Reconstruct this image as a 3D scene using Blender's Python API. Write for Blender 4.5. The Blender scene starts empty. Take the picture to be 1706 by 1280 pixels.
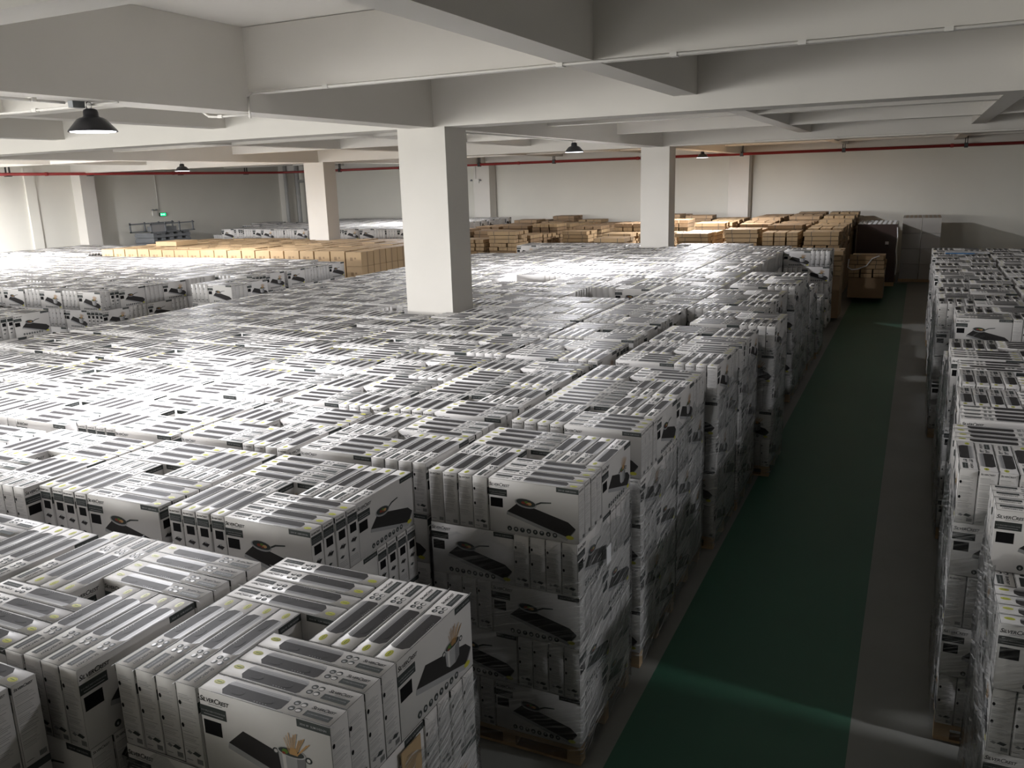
import bpy, bmesh, math, random
import numpy as np
from mathutils import Vector, Matrix
from mathutils.bvhtree import BVHTree

random.seed(7)
COL = bpy.context.scene.collection
PI = math.pi

# ------------------------------------------------------------------ camera, world, exposure
CAM = Vector((0.0, 0.0, 3.9))
F_PX, YAW, PITCH, ROLL = 1401.03, 0.448649, 0.236753, -0.030415
cy_, sy_, cp_, sp_ = math.cos(YAW), math.sin(YAW), math.cos(PITCH), math.sin(PITCH)
fw = Vector((-sy_ * cp_, cy_ * cp_, -sp_))
rt = fw.cross(Vector((0, 0, 1))).normalized()
up = rt.cross(fw)
r2 = math.cos(ROLL) * rt + math.sin(ROLL) * up
u2 = -math.sin(ROLL) * rt + math.cos(ROLL) * up
cam_data = bpy.data.cameras.new('camera')
cam_data.sensor_width = 36.0
cam_data.lens = F_PX / 1706.0 * 36.0
cam_data.clip_start = 0.05
cam = bpy.data.objects.new('camera', cam_data)
COL.objects.link(cam)
M = Matrix((r2, u2, -fw)).transposed().to_4x4()
M.translation = CAM
cam.matrix_world = M
S = bpy.context.scene
S.camera = cam
S.view_settings.view_transform = 'Standard'
S.view_settings.look = 'None'
S.view_settings.exposure = 0.12
S.view_settings.gamma = 1.0
S.view_settings.use_curve_mapping = False
world = bpy.data.worlds.new('world'); S.world = world
world.use_nodes = True
world.node_tree.nodes['Background'].inputs['Color'].default_value = (0.75, 0.85, 1.0, 1)
world.node_tree.nodes['Background'].inputs['Strength'].default_value = 1.0
LAMP_POWER = 375.0
# daylight entering through the high window band of the front wall, behind the viewer
DAY_POWER = 3100.0
dl = bpy.data.lights.new('daylight', 'AREA'); dl.shape = 'RECTANGLE'; dl.size = 18.0; dl.size_y = 2.4
dl.energy = DAY_POWER; dl.color = (1.0, 0.985, 0.95)
dlo = bpy.data.objects.new('daylight', dl); COL.objects.link(dlo)
dlo.location = (-18.0, -7.32, 3.3); dlo.rotation_euler = (PI / 2, 0, 0)

# ------------------------------------------------------------------ materials
def principled(name, col, rough=0.6, metal=0.0, spec=0.5, bump=0.0, bscale=20.0, var=0.0, vscale=2.0, coat=0.0):
    m = bpy.data.materials.new(name); m.use_nodes = True
    nt = m.node_tree; b = nt.nodes['Principled BSDF']
    b.inputs['Base Color'].default_value = (*col, 1)
    b.inputs['Roughness'].default_value = rough
    b.inputs['Metallic'].default_value = metal
    b.inputs['Specular IOR Level'].default_value = spec
    b.inputs['Coat Weight'].default_value = coat
    if var or bump:
        tc = nt.nodes.new('ShaderNodeTexCoord')
        n = nt.nodes.new('ShaderNodeTexNoise'); n.inputs['Scale'].default_value = vscale; n.inputs['Detail'].default_value = 6
        nt.links.new(tc.outputs['Object'], n.inputs['Vector'])
        if var:
            mix = nt.nodes.new('ShaderNodeMix'); mix.data_type = 'RGBA'
            mix.inputs['A'].default_value = (*[c * (1 - var) for c in col], 1)
            mix.inputs['B'].default_value = (*[min(1, c * (1 + var)) for c in col], 1)
            nt.links.new(n.outputs['Fac'], mix.inputs['Factor']); nt.links.new(mix.outputs['Result'], b.inputs['Base Color'])
        if bump:
            n2 = nt.nodes.new('ShaderNodeTexNoise'); n2.inputs['Scale'].default_value = bscale; n2.inputs['Detail'].default_value = 3
            nt.links.new(tc.outputs['Object'], n2.inputs['Vector'])
            bp = nt.nodes.new('ShaderNodeBump'); bp.inputs['Strength'].default_value = bump; bp.inputs['Distance'].default_value = 0.01
            nt.links.new(n2.outputs['Fac'], bp.inputs['Height']); nt.links.new(bp.outputs['Normal'], b.inputs['Normal'])
    return m

def carton_paper(name, col, rough=0.3, spec=0.5):
    """coated print board, every carton a slightly different white and slightly buckled"""
    m = principled(name, col, rough + (.10 if sum(col) > .6 else .20), spec=.18 if sum(col) > .6 else .08, bump=0.06, bscale=9.0)
    return m

MAT = {}
MAT['wall'] = principled('wall_plaster', (0.76, 0.745, 0.68), 0.85, var=0.05, vscale=0.8, bump=0.04, bscale=30)
MAT['concrete'] = principled('painted_concrete', (0.70, 0.675, 0.63), 0.8, var=0.05, vscale=1.2, bump=0.05, bscale=12)
MAT['floor_grey'] = principled('grey_floor', (0.175, 0.178, 0.165), 0.55, var=0.18, vscale=1.3, bump=0.03, bscale=40)
MAT['floor_green'] = principled('green_epoxy', (0.022, 0.090, 0.055), 0.50, var=0.12, vscale=0.9, bump=0.02, bscale=40)
MAT['white'] = carton_paper('print_white', (0.60, 0.585, 0.57), 0.30)
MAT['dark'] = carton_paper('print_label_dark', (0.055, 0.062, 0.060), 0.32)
MAT['black'] = carton_paper('print_black', (0.012, 0.012, 0.013), 0.32)
MAT['hob'] = carton_paper('print_hob', (0.040, 0.038, 0.038), 0.32)
MAT['grey'] = carton_paper('print_grey', (0.20, 0.20, 0.205), 0.32)
MAT['light'] = carton_paper('print_light_grey', (0.36, 0.36, 0.365), 0.32)
MAT['pale'] = carton_paper('print_pale_grey', (0.47, 0.465, 0.46), 0.32)
MAT['yellow'] = carton_paper('print_yellow', (0.50, 0.48, 0.07), 0.35)
MAT['red'] = carton_paper('print_red', (0.25, 0.06, 0.04), 0.35)
MAT['straw'] = carton_paper('print_straw', (0.50, 0.30, 0.13), 0.35)
MAT['leaf'] = carton_paper('print_green', (0.12, 0.22, 0.05), 0.35)
MAT['text'] = carton_paper('print_text', (0.36, 0.355, 0.35), 0.35)
PRINT = ['white', 'dark', 'black', 'hob', 'grey', 'light', 'pale', 'yellow', 'red', 'straw', 'leaf', 'text']
PI_ = {n: i for i, n in enumerate(PRINT)}
MAT['kraft'] = principled('kraft_board', (0.43, 0.30, 0.165), 0.7, var=0.14, vscale=1.7, bump=0.05, bscale=25)
MAT['kraft_shaded'] = principled('shaded_kraft_board', (0.25, 0.165, 0.09), 0.7, var=0.2, vscale=1.3, bump=0.05, bscale=25)  # shadow over the far flat packs, put into a darker kraft colour
MAT['kraft_mid'] = principled('mid_kraft_board', (0.36, 0.25, 0.135), 0.7, var=0.2, vscale=1.3, bump=0.05, bscale=25)
MAT['kraft_dark'] = principled('kraft_tape', (0.26, 0.17, 0.09), 0.45)
MAT['strap'] = principled('strap_black', (0.03, 0.03, 0.03), 0.4)
MAT['wood'] = principled('pallet_wood', (0.42, 0.29, 0.16), 0.8, var=0.2, vscale=9)
MAT['lamp'] = principled('lamp_black_metal', (0.03, 0.03, 0.034), 0.35, metal=0.4)
MAT['steel'] = principled('zinc_steel', (0.45, 0.45, 0.46), 0.4, metal=0.8)
MAT['conduit'] = principled('white_conduit', (0.72, 0.70, 0.66), 0.5)
MAT['red_pipe'] = principled('red_pipe_paint', (0.30, 0.030, 0.028), 0.4)
MAT['black_paint'] = principled('black_bracket', (0.03, 0.028, 0.027), 0.5)
MAT['grey_plastic'] = principled('grey_plastic', (0.20, 0.21, 0.22), 0.5, var=0.1, vscale=5)
MAT['pvc'] = principled('grey_pvc', (0.45, 0.45, 0.44), 0.5)
MAT['grey_carton'] = principled('grey_white_board', (0.40, 0.385, 0.36), 0.65, var=0.06, vscale=2)
MAT['dark_wrap'] = principled('dark_wrap', (0.055, 0.035, 0.032), 0.25, bump=0.25, bscale=7)
MAT['blue'] = principled('blue_sheet', (0.05, 0.22, 0.50), 0.4)
MAT['paper'] = principled('white_sheet', (0.75, 0.76, 0.78), 0.5)

def emit(name, col, s):
    m = bpy.data.materials.new(name); m.use_nodes = True
    b = m.node_tree.nodes['Principled BSDF']
    b.inputs['Base Color'].default_value = (*col, 1)
    b.inputs['Emission Color'].default_value = (*col, 1); b.inputs['Emission Strength'].default_value = s
    return m
MAT['lens'] = emit('lamp_lens', (0.93, 0.93, 1.0), 6.0)
MAT['exit'] = emit('exit_green', (0.02, 0.85, 0.28), 1.3)
MAT['exit_mark'] = emit('exit_mark', (0.5, 1.0, 0.7), 1.6)

def film_material():
    m = bpy.data.materials.new('stretch_film'); m.use_nodes = True
    nt = m.node_tree; nt.nodes.clear(); L = nt.links
    out = nt.nodes.new('ShaderNodeOutputMaterial')
    tr = nt.nodes.new('ShaderNodeBsdfTransparent'); tr.inputs['Color'].default_value = (0.93, 0.94, 0.94, 1)
    gl = nt.nodes.new('ShaderNodeBsdfGlossy'); gl.inputs['Roughness'].default_value = 0.16
    gl.inputs['Color'].default_value = (0.9, 0.9, 0.9, 1)
    df = nt.nodes.new('ShaderNodeBsdfDiffuse'); df.inputs['Color'].default_value = (0.80, 0.80, 0.80, 1)
    tc = nt.nodes.new('ShaderNodeTexCoord')
    ur = nt.nodes.new('ShaderNodeMapping'); ur.inputs['Rotation'].default_value = (0, 0, math.radians(-20))
    L.new(tc.outputs['UV'], ur.inputs['Vector'])
    uv = nt.nodes.new('ShaderNodeMapping'); uv.inputs['Scale'].default_value = (1.6, 55.0, 1.0)
    L.new(ur.outputs['Vector'], uv.inputs['Vector'])
    n = nt.nodes.new('ShaderNodeTexNoise'); n.inputs['Scale'].default_value = 1.0; n.inputs['Detail'].default_value = 4; n.inputs['Distortion'].default_value = 0.35
    L.new(uv.outputs['Vector'], n.inputs['Vector'])
    ramp = nt.nodes.new('ShaderNodeValToRGB'); ramp.color_ramp.elements[0].position = 0.50; ramp.color_ramp.elements[1].position = 0.66
    ramp.color_ramp.elements[0].color = (0.05, 0.05, 0.05, 1); ramp.color_ramp.elements[1].color = (.8, .8, .8, 1)
    L.new(n.outputs['Fac'], ramp.inputs['Fac'])
    n2 = nt.nodes.new('ShaderNodeTexNoise'); n2.inputs['Scale'].default_value = 3.0; n2.inputs['Detail'].default_value = 2
    L.new(tc.outputs['UV'], n2.inputs['Vector'])
    mul = nt.nodes.new('ShaderNodeMath'); mul.operation = 'MULTIPLY'
    L.new(ramp.outputs['Color'], mul.inputs[0]); L.new(n2.outputs['Fac'], mul.inputs[1])
    at = nt.nodes.new('ShaderNodeAttribute'); at.attribute_name = 'wrinkle'
    mul2 = nt.nodes.new('ShaderNodeMath'); mul2.operation = 'MULTIPLY'
    L.new(mul.outputs['Value'], mul2.inputs[0]); L.new(at.outputs['Fac'], mul2.inputs[1])
    bp = nt.nodes.new('ShaderNodeBump'); bp.inputs['Strength'].default_value = 0.45; bp.inputs['Distance'].default_value = 0.02
    L.new(n.outputs['Fac'], bp.inputs['Height']); L.new(bp.outputs['Normal'], gl.inputs['Normal'])
    m1 = nt.nodes.new('ShaderNodeMixShader')
    L.new(mul2.outputs['Value'], m1.inputs['Fac']); L.new(tr.outputs['BSDF'], m1.inputs[1]); L.new(df.outputs['BSDF'], m1.inputs[2])
    fr = nt.nodes.new('ShaderNodeFresnel'); fr.inputs['IOR'].default_value = 1.38
    L.new(bp.outputs['Normal'], fr.inputs['Normal'])
    m2 = nt.nodes.new('ShaderNodeMixShader')
    L.new(fr.outputs['Fac'], m2.inputs['Fac']); L.new(m1.outputs['Shader'], m2.inputs[1]); L.new(gl.outputs['BSDF'], m2.inputs[2])
    L.new(m2.outputs['Shader'], out.inputs['Surface'])
    return m
MAT['film'] = film_material()

# ------------------------------------------------------------------ mesh helpers
def link(name, me, parent=None, loc=None, label=None, cat=None, group=None, kind=None):
    o = bpy.data.objects.new(name, me); COL.objects.link(o)
    if parent is not None: o.parent = parent
    if loc is not None: o.location = loc
    if label: o['label'] = label
    if cat: o['category'] = cat
    if group: o['group'] = group
    if kind: o['kind'] = kind
    return o

class MB:
    """collects boxes, tubes and lathes into one mesh"""
    def __init__(s): s.v = []; s.f = []; s.m = []; s.mats = []
    def mi(s, mat):
        if mat not in s.mats: s.mats.append(mat)
        return s.mats.index(mat)
    def box(s, x0, x1, y0, y1, z0, z1, mat, rz=0.0, bevel=0.0):
        n = len(s.v); cx, cy = (x0 + x1) / 2, (y0 + y1) / 2; c, q = math.cos(rz), math.sin(rz)
        for z in (z0, z1):
            for x, y in ((x0, y0), (x1, y0), (x1, y1), (x0, y1)):
                dx, dy = x - cx, y - cy
                s.v.append((cx + dx * c - dy * q, cy + dx * q + dy * c, z))
        for a in ((3, 2, 1, 0), (4, 5, 6, 7), (0, 1, 5, 4), (1, 2, 6, 5), (2, 3, 7, 6), (3, 0, 4, 7)):
            s.f.append(tuple(n + i for i in a)); s.m.append(s.mi(mat))
        return s
    def tube(s, pts, r, mat, seg=10):
        pts = [Vector(p) for p in pts]; n0 = len(s.v)
        for i, p in enumerate(pts):
            a = pts[max(i - 1, 0)]; b = pts[min(i + 1, len(pts) - 1)]
            t = (b - a).normalized(); e = Vector((0, 0, 1)) if abs(t.z) < 0.9 else Vector((1, 0, 0))
            u = t.cross(e).normalized(); w = t.cross(u)
            for k in range(seg):
                an = 2 * PI * k / seg
                s.v.append(tuple(p + (u * math.cos(an) + w * math.sin(an)) * r))
        for i in range(len(pts) - 1):
            for k in range(seg):
                a = n0 + i * seg + k; b = n0 + i * seg + (k + 1) % seg
                s.f.append((a, b, b + seg, a + seg)); s.m.append(s.mi(mat))
        s.f.append(tuple(n0 + k for k in range(seg))[::-1]); s.m.append(s.mi(mat))
        e0 = n0 + (len(pts) - 1) * seg
        s.f.append(tuple(e0 + k for k in range(seg))); s.m.append(s.mi(mat))
        return s
    def lathe(s, prof, mat, seg=32, c=(0, 0, 0)):
        n0 = len(s.v)
        for r, z in prof:
            for k in range(seg):
                a = 2 * PI * k / seg; s.v.append((c[0] + r * math.cos(a), c[1] + r * math.sin(a), c[2] + z))
        for i in range(len(prof) - 1):
            for k in range(seg):
                a = n0 + i * seg + k; b = n0 + i * seg + (k + 1) % seg
                s.f.append((a, b, b + seg, a + seg)); s.m.append(s.mi(mat))
        return s
    def mesh(s, name, smooth=False):
        me = bpy.data.meshes.new(name); me.from_pydata(s.v, [], s.f)
        for k in s.mats: me.materials.append(MAT[k])
        me.polygons.foreach_set('material_index', s.m)
        if smooth: me.polygons.foreach_set('use_smooth', [True] * len(s.f))
        me.update(); return me
    def build(s, name, parent=None, loc=None, smooth=False, **kw):
        return link(name, s.mesh(name, smooth), parent, loc, **kw)

def empty(name, loc, **kw):
    o = link(name, None, None, loc, **kw); o.empty_display_size = 0.1
    return o

# ------------------------------------------------------------------ the room
XW, XE, YS, YN = -30.0, 17.0, -7.0, 36.0     # inner faces of the walls
SLAB = 5.52
def st(name, mb, **kw): return mb.build(name, kind='structure', **kw)
fl = MB()
fl.box(XW, -1.66, YS, YN, -0.2, 0.0, 'floor_grey')
fl.box(-1.66, -0.17, YS, 32.6, -0.2, 0.0, 'floor_green')
fl.box(-0.17, XE, YS, YN, -0.2, 0.0, 'floor_grey')
fl.box(-1.66, -0.17, 32.6, YN, -0.2, 0.0, 'floor_grey')
st('floor', fl)
st('ceiling', MB().box(XW - .3, XE + .3, YS - .3, YN + .3, SLAB, SLAB + 0.2, 'concrete'))
st('wall_back', MB().box(XW - .3, XE + .3, YN, YN + .3, 0, SLAB, 'wall'))
wfr = MB()
wfr.box(XW - .3, -27, YS - .3, YS, 0, SLAB, 'wall').box(-9, XE + .3, YS - .3, YS, 0, SLAB, 'wall')
wfr.box(-27, -9, YS - .3, YS, 0, 2.1, 'wall').box(-27, -9, YS - .3, YS, 4.5, SLAB, 'wall')
st('wall_front', wfr)
st('wall_right', MB().box(XE, XE + .3, YS, YN, 0, SLAB, 'wall'))
st('wall_left', MB().box(XW - .3, XW, YS, YN, 0, SLAB, 'wall'))
wf = MB()
for k in range(10): wf.box(-27 + k * 1.99, -26.92 + k * 1.99, YS - .2, YS - .12, 2.1, 4.5, 'steel')
wf.box(-27, -9, YS - .2, YS - .12, 2.1, 2.18, 'steel').box(-27, -9, YS - .2, YS - .12, 4.42, 4.5, 'steel')
st('window_1', wf)
COLX = [-29.9, -18.22, -6.62, 4.98, 16.6]
COLY = [-1.0, 11.27, 23.52, 35.6]
for ix, x in enumerate(COLX):
    for iy, y in enumerate(COLY):
        b = MB().box(x - .40, x + .40, y - .32, y + .32, 0, 4.69, 'concrete')
        st('column', b)
for y in COLY:
    st('beam', MB().box(XW, XE, y - .29, y + .25, 4.69, SLAB, 'concrete'))
for x in COLX:
    if x == COLX[0] or x == COLX[-1]: continue
    st('beam', MB().box(x - .20, x + .20, YS, YN, 4.685, SLAB - .002, 'concrete'))
for a, b in zip(COLX[:-1], COLX[1:]):
    for k in (1, 2):
        x = a + (b - a) * k / 3
        st('beam', MB().box(x - .15, x + .15, YS, YN, 4.88, SLAB - .004, 'concrete'))
for y in (-5.0, 3.40, 7.34, 15.35, 19.45, 27.5, 31.6):
    st('beam', MB().box(XW, XE, y - .14, y + .14, 4.885, SLAB - .006, 'concrete'))
# shallow pilaster on the left wall
st('trim_1', MB().box(XW, XW + .08, 21.2, 21.6, 0, 4.9, 'wall'))

# ------------------------------------------------------------------ high bay lamps
def make_lamp():
    e = empty('pendant_lamp', (0, 0, 0))
    MB().lathe([(0.205, 0.0), (0.20, 0.012), (0.12, 0.105), (0.095, 0.118), (0.09, 0.12), (0.088, 0.117), (0.115, 0.098), (0.193, 0.010), (0.205, 0.0)], 'lamp', 40).build('lamp_shade', e, smooth=True)
    MB().lathe([(0.0, 0.195), (0.035, 0.195), (0.055, 0.185), (0.062, 0.165), (0.064, 0.13), (0.09, 0.115), (0.0, 0.112)], 'lamp', 32).build('driver_housing', e, smooth=True)
    MB().lathe([(0.0, -0.002), (0.185, -0.002), (0.187, 0.004), (0.0, 0.008)], 'lens', 32).build('lens', e)
    h = MB(); h.tube([(0, 0, 0.19), (0.02, 0, 0.205), (0.028, 0, 0.225), (0.015, 0, 0.245), (-0.006, 0, 0.248), (-0.01, 0, 0.262)], 0.004, 'steel', 6)
    h.build('hook', e)
    c = MB(); c.tube([(-0.03, 0, 0.19), (-0.045, 0, 0.215), (-0.035, 0, 0.245), (-0.01, 0, 0.262)], 0.004, 'black_paint', 6)
    c.build('power_cord', e)
    return e
proto = make_lamp()
LAMPS = [(-6.62, 5.41, 4.43, 1.0, 'black high-bay pendant lamp nearest the viewer, under the long beam by the tray'),
         (-18.22, 17.55, 4.43, 0.9, 'small black pendant lamp in front of the left wall, above the red pipe line'),
         (-6.62, 17.1, 4.45, 1.0, 'black pendant lamp between the big front column and the next column'),
         (-6.62, 28.85, 4.47, 1.8, 'farthest small black pendant lamp, right of the second column'),
         (-18.22, 28.9, 4.45, 1.0, 'black pendant lamp hidden behind the big front column'),
         (-18.22, 5.41, 4.43, 1.0, 'black pendant lamp beyond the left edge, nearest the viewer'), (-25.6, 14.4, 4.5, 7.0, 'added black pendant lamp brightening the left wall, unseen beyond the left edge'), (4.98, 17.1, 4.43, 0.12, 'black pendant lamp beyond the right edge, middle of its row'), (4.98, 28.85, 4.43, 0.0, 'unlit black pendant lamp beyond the right edge, nearest the back wall'), (4.98, 5.41, 4.43, 0.55, 'black pendant lamp beyond the right edge, nearest the viewer')]  # the off-grid lamp by the left wall is added to brighten that side
first = True
def add_light(root, k):
    if k <= 0: return
    l = bpy.data.lights.new('lamp_light', 'AREA'); l.shape = 'DISK'; l.size = 0.36; l.energy = LAMP_POWER * k; l.color = (0.97, 0.965, 1.0)
    o = bpy.data.objects.new('lamp_light', l); COL.objects.link(o); o.parent = root; o.location = (0, 0, -0.006)
for i, (x, y, z, k, lab) in enumerate(LAMPS):
    if i == 0: r = proto
    else:
        r = proto.copy(); COL.objects.link(r)
        for ch in [c for c in proto.children if c.type == 'MESH']:
            d = ch.copy(); COL.objects.link(d); d.parent = r
    r.location = (x, y, z)
    r['category'] = 'lamp'; r['group'] = 'pendant lamps under the beams'
    r['label'] = lab or 'black pendant lamp outside the picture, under a beam of the hall'
for i, r in enumerate([o for o in COL.objects if o.name.startswith('pendant_lamp')]):
    add_light(r, LAMPS[i][3])

# ------------------------------------------------------------------ carton print
L_, T_, H_ = 0.632, 0.1098, 0.3708
LAY = 0.374
PIT = 0.1135
SIDE = L_ + 4 * PIT + 0.003

def logo_tris(res):
    cu = bpy.data.curves.new('t', 'FONT'); cu.body = 'SILVERCREST'; cu.size = 1.0
    cu.shear = 0.25; cu.resolution_u = res; cu.small_caps_scale = 0.78; cu.offset = 0.012; cu.space_character = 0.95
    for i, ch in enumerate(cu.body_format):
        ch.use_small_caps = False
    # small capitals: lower-case letters drawn as reduced capitals, S and C full height
    cu.body = 'SilverCrest'
    for i, ch in enumerate(cu.body_format): ch.use_small_caps = i not in (0, 6)
    o = bpy.data.objects.new('t', cu); COL.objects.link(o)
    bpy.context.view_layer.update()
    me = o.evaluated_get(bpy.context.evaluated_depsgraph_get()).to_mesh()
    v = np.array([w.co[:2] for w in me.vertices]); me.calc_loop_triangles()
    t = [tuple(x.vertices) for x in me.loop_triangles]
    bpy.data.objects.remove(o); bpy.data.curves.remove(cu)
    v -= v.min(0); v /= v[:, 0].max()
    return v, t
def word_tris(txt, res=1):
    cu = bpy.data.curves.new('t', 'FONT'); cu.body = txt; cu.resolution_u = res; cu.offset = 0.008
    o = bpy.data.objects.new('t', cu); COL.objects.link(o)
    bpy.context.view_layer.update()
    me = o.evaluated_get(bpy.context.evaluated_depsgraph_get()).to_mesh()
    v = np.array([w.co[:2] for w in me.vertices]); me.calc_loop_triangles()
    t = [tuple(x.vertices) for x in me.loop_triangles]
    bpy.data.objects.remove(o); bpy.data.curves.remove(cu)
    v -= v.min(0); v /= v[:, 0].max()
    return v, t
LOGO = {2: logo_tris(3), 1: logo_tris(0)}
WORD = word_tris('DOUBLE INDUCTION HOB')
WORD2 = word_tris('3500 W  SLIM DESIGN')

FACE = {  # origin, u axis, v axis, normal
    'top': ((0, 0, H_ / 2), (1, 0, 0), (0, 1, 0), (0, 0, 1)),
    'front': ((0, -T_ / 2, 0), (1, 0, 0), (0, 0, 1), (0, -1, 0)),
    'back': ((0, T_ / 2, 0), (-1, 0, 0), (0, 0, 1), (0, 1, 0)),
    'endc': ((-L_ / 2, 0, 0), (0, -1, 0), (0, 0, 1), (-1, 0, 0)),
    'endd': ((L_ / 2, 0, 0), (0, 1, 0), (0, 0, 1), (1, 0, 0))}

class Print:
    def __init__(s): s.v = []; s.f = []; s.m = []
    def add(s, face, pts, mat, k=1):
        o, u, w, n = (np.array(a, float) for a in FACE[face]); e = 0.0004 * k
        b = len(s.v)
        for p in pts: s.v.append(o + u * p[0] + w * p[1] + n * e)
        s.f.append(tuple(range(b, b + len(pts)))); s.m.append(PI_[mat])
    def rect(s, face, x0, x1, y0, y1, mat, k=1): s.add(face, [(x0, y0), (x1, y0), (x1, y1), (x0, y1)], mat, k)
    def disc(s, face, cx, cy, rx, ry, mat, k=1, n=10, rot=0.0):
        c, q = math.cos(rot), math.sin(rot)
        s.add(face, [(cx + rx * math.cos(a) * c - ry * math.sin(a) * q, cy + rx * math.cos(a) * q + ry * math.sin(a) * c) for a in (2 * PI * i / n for i in range(n))], mat, k)
    def tris(s, face, vt, x, y, w, mat, k=2, rot=0.0):
        v, t = vt; o, u, a, n = (np.array(q, float) for q in FACE[face]); b = len(s.v)
        c, q = math.cos(rot), math.sin(rot)
        for p in v:
            px, py = p[0] * w, p[1] * w
            px, py = px * c - py * q, px * q + py * c
            s.v.append(o + u * (x + px) + a * (y + py) + n * 0.0004 * k)
        for f in t: s.f.append(tuple(b + i for i in f)); s.m.append(PI_[mat])

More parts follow.
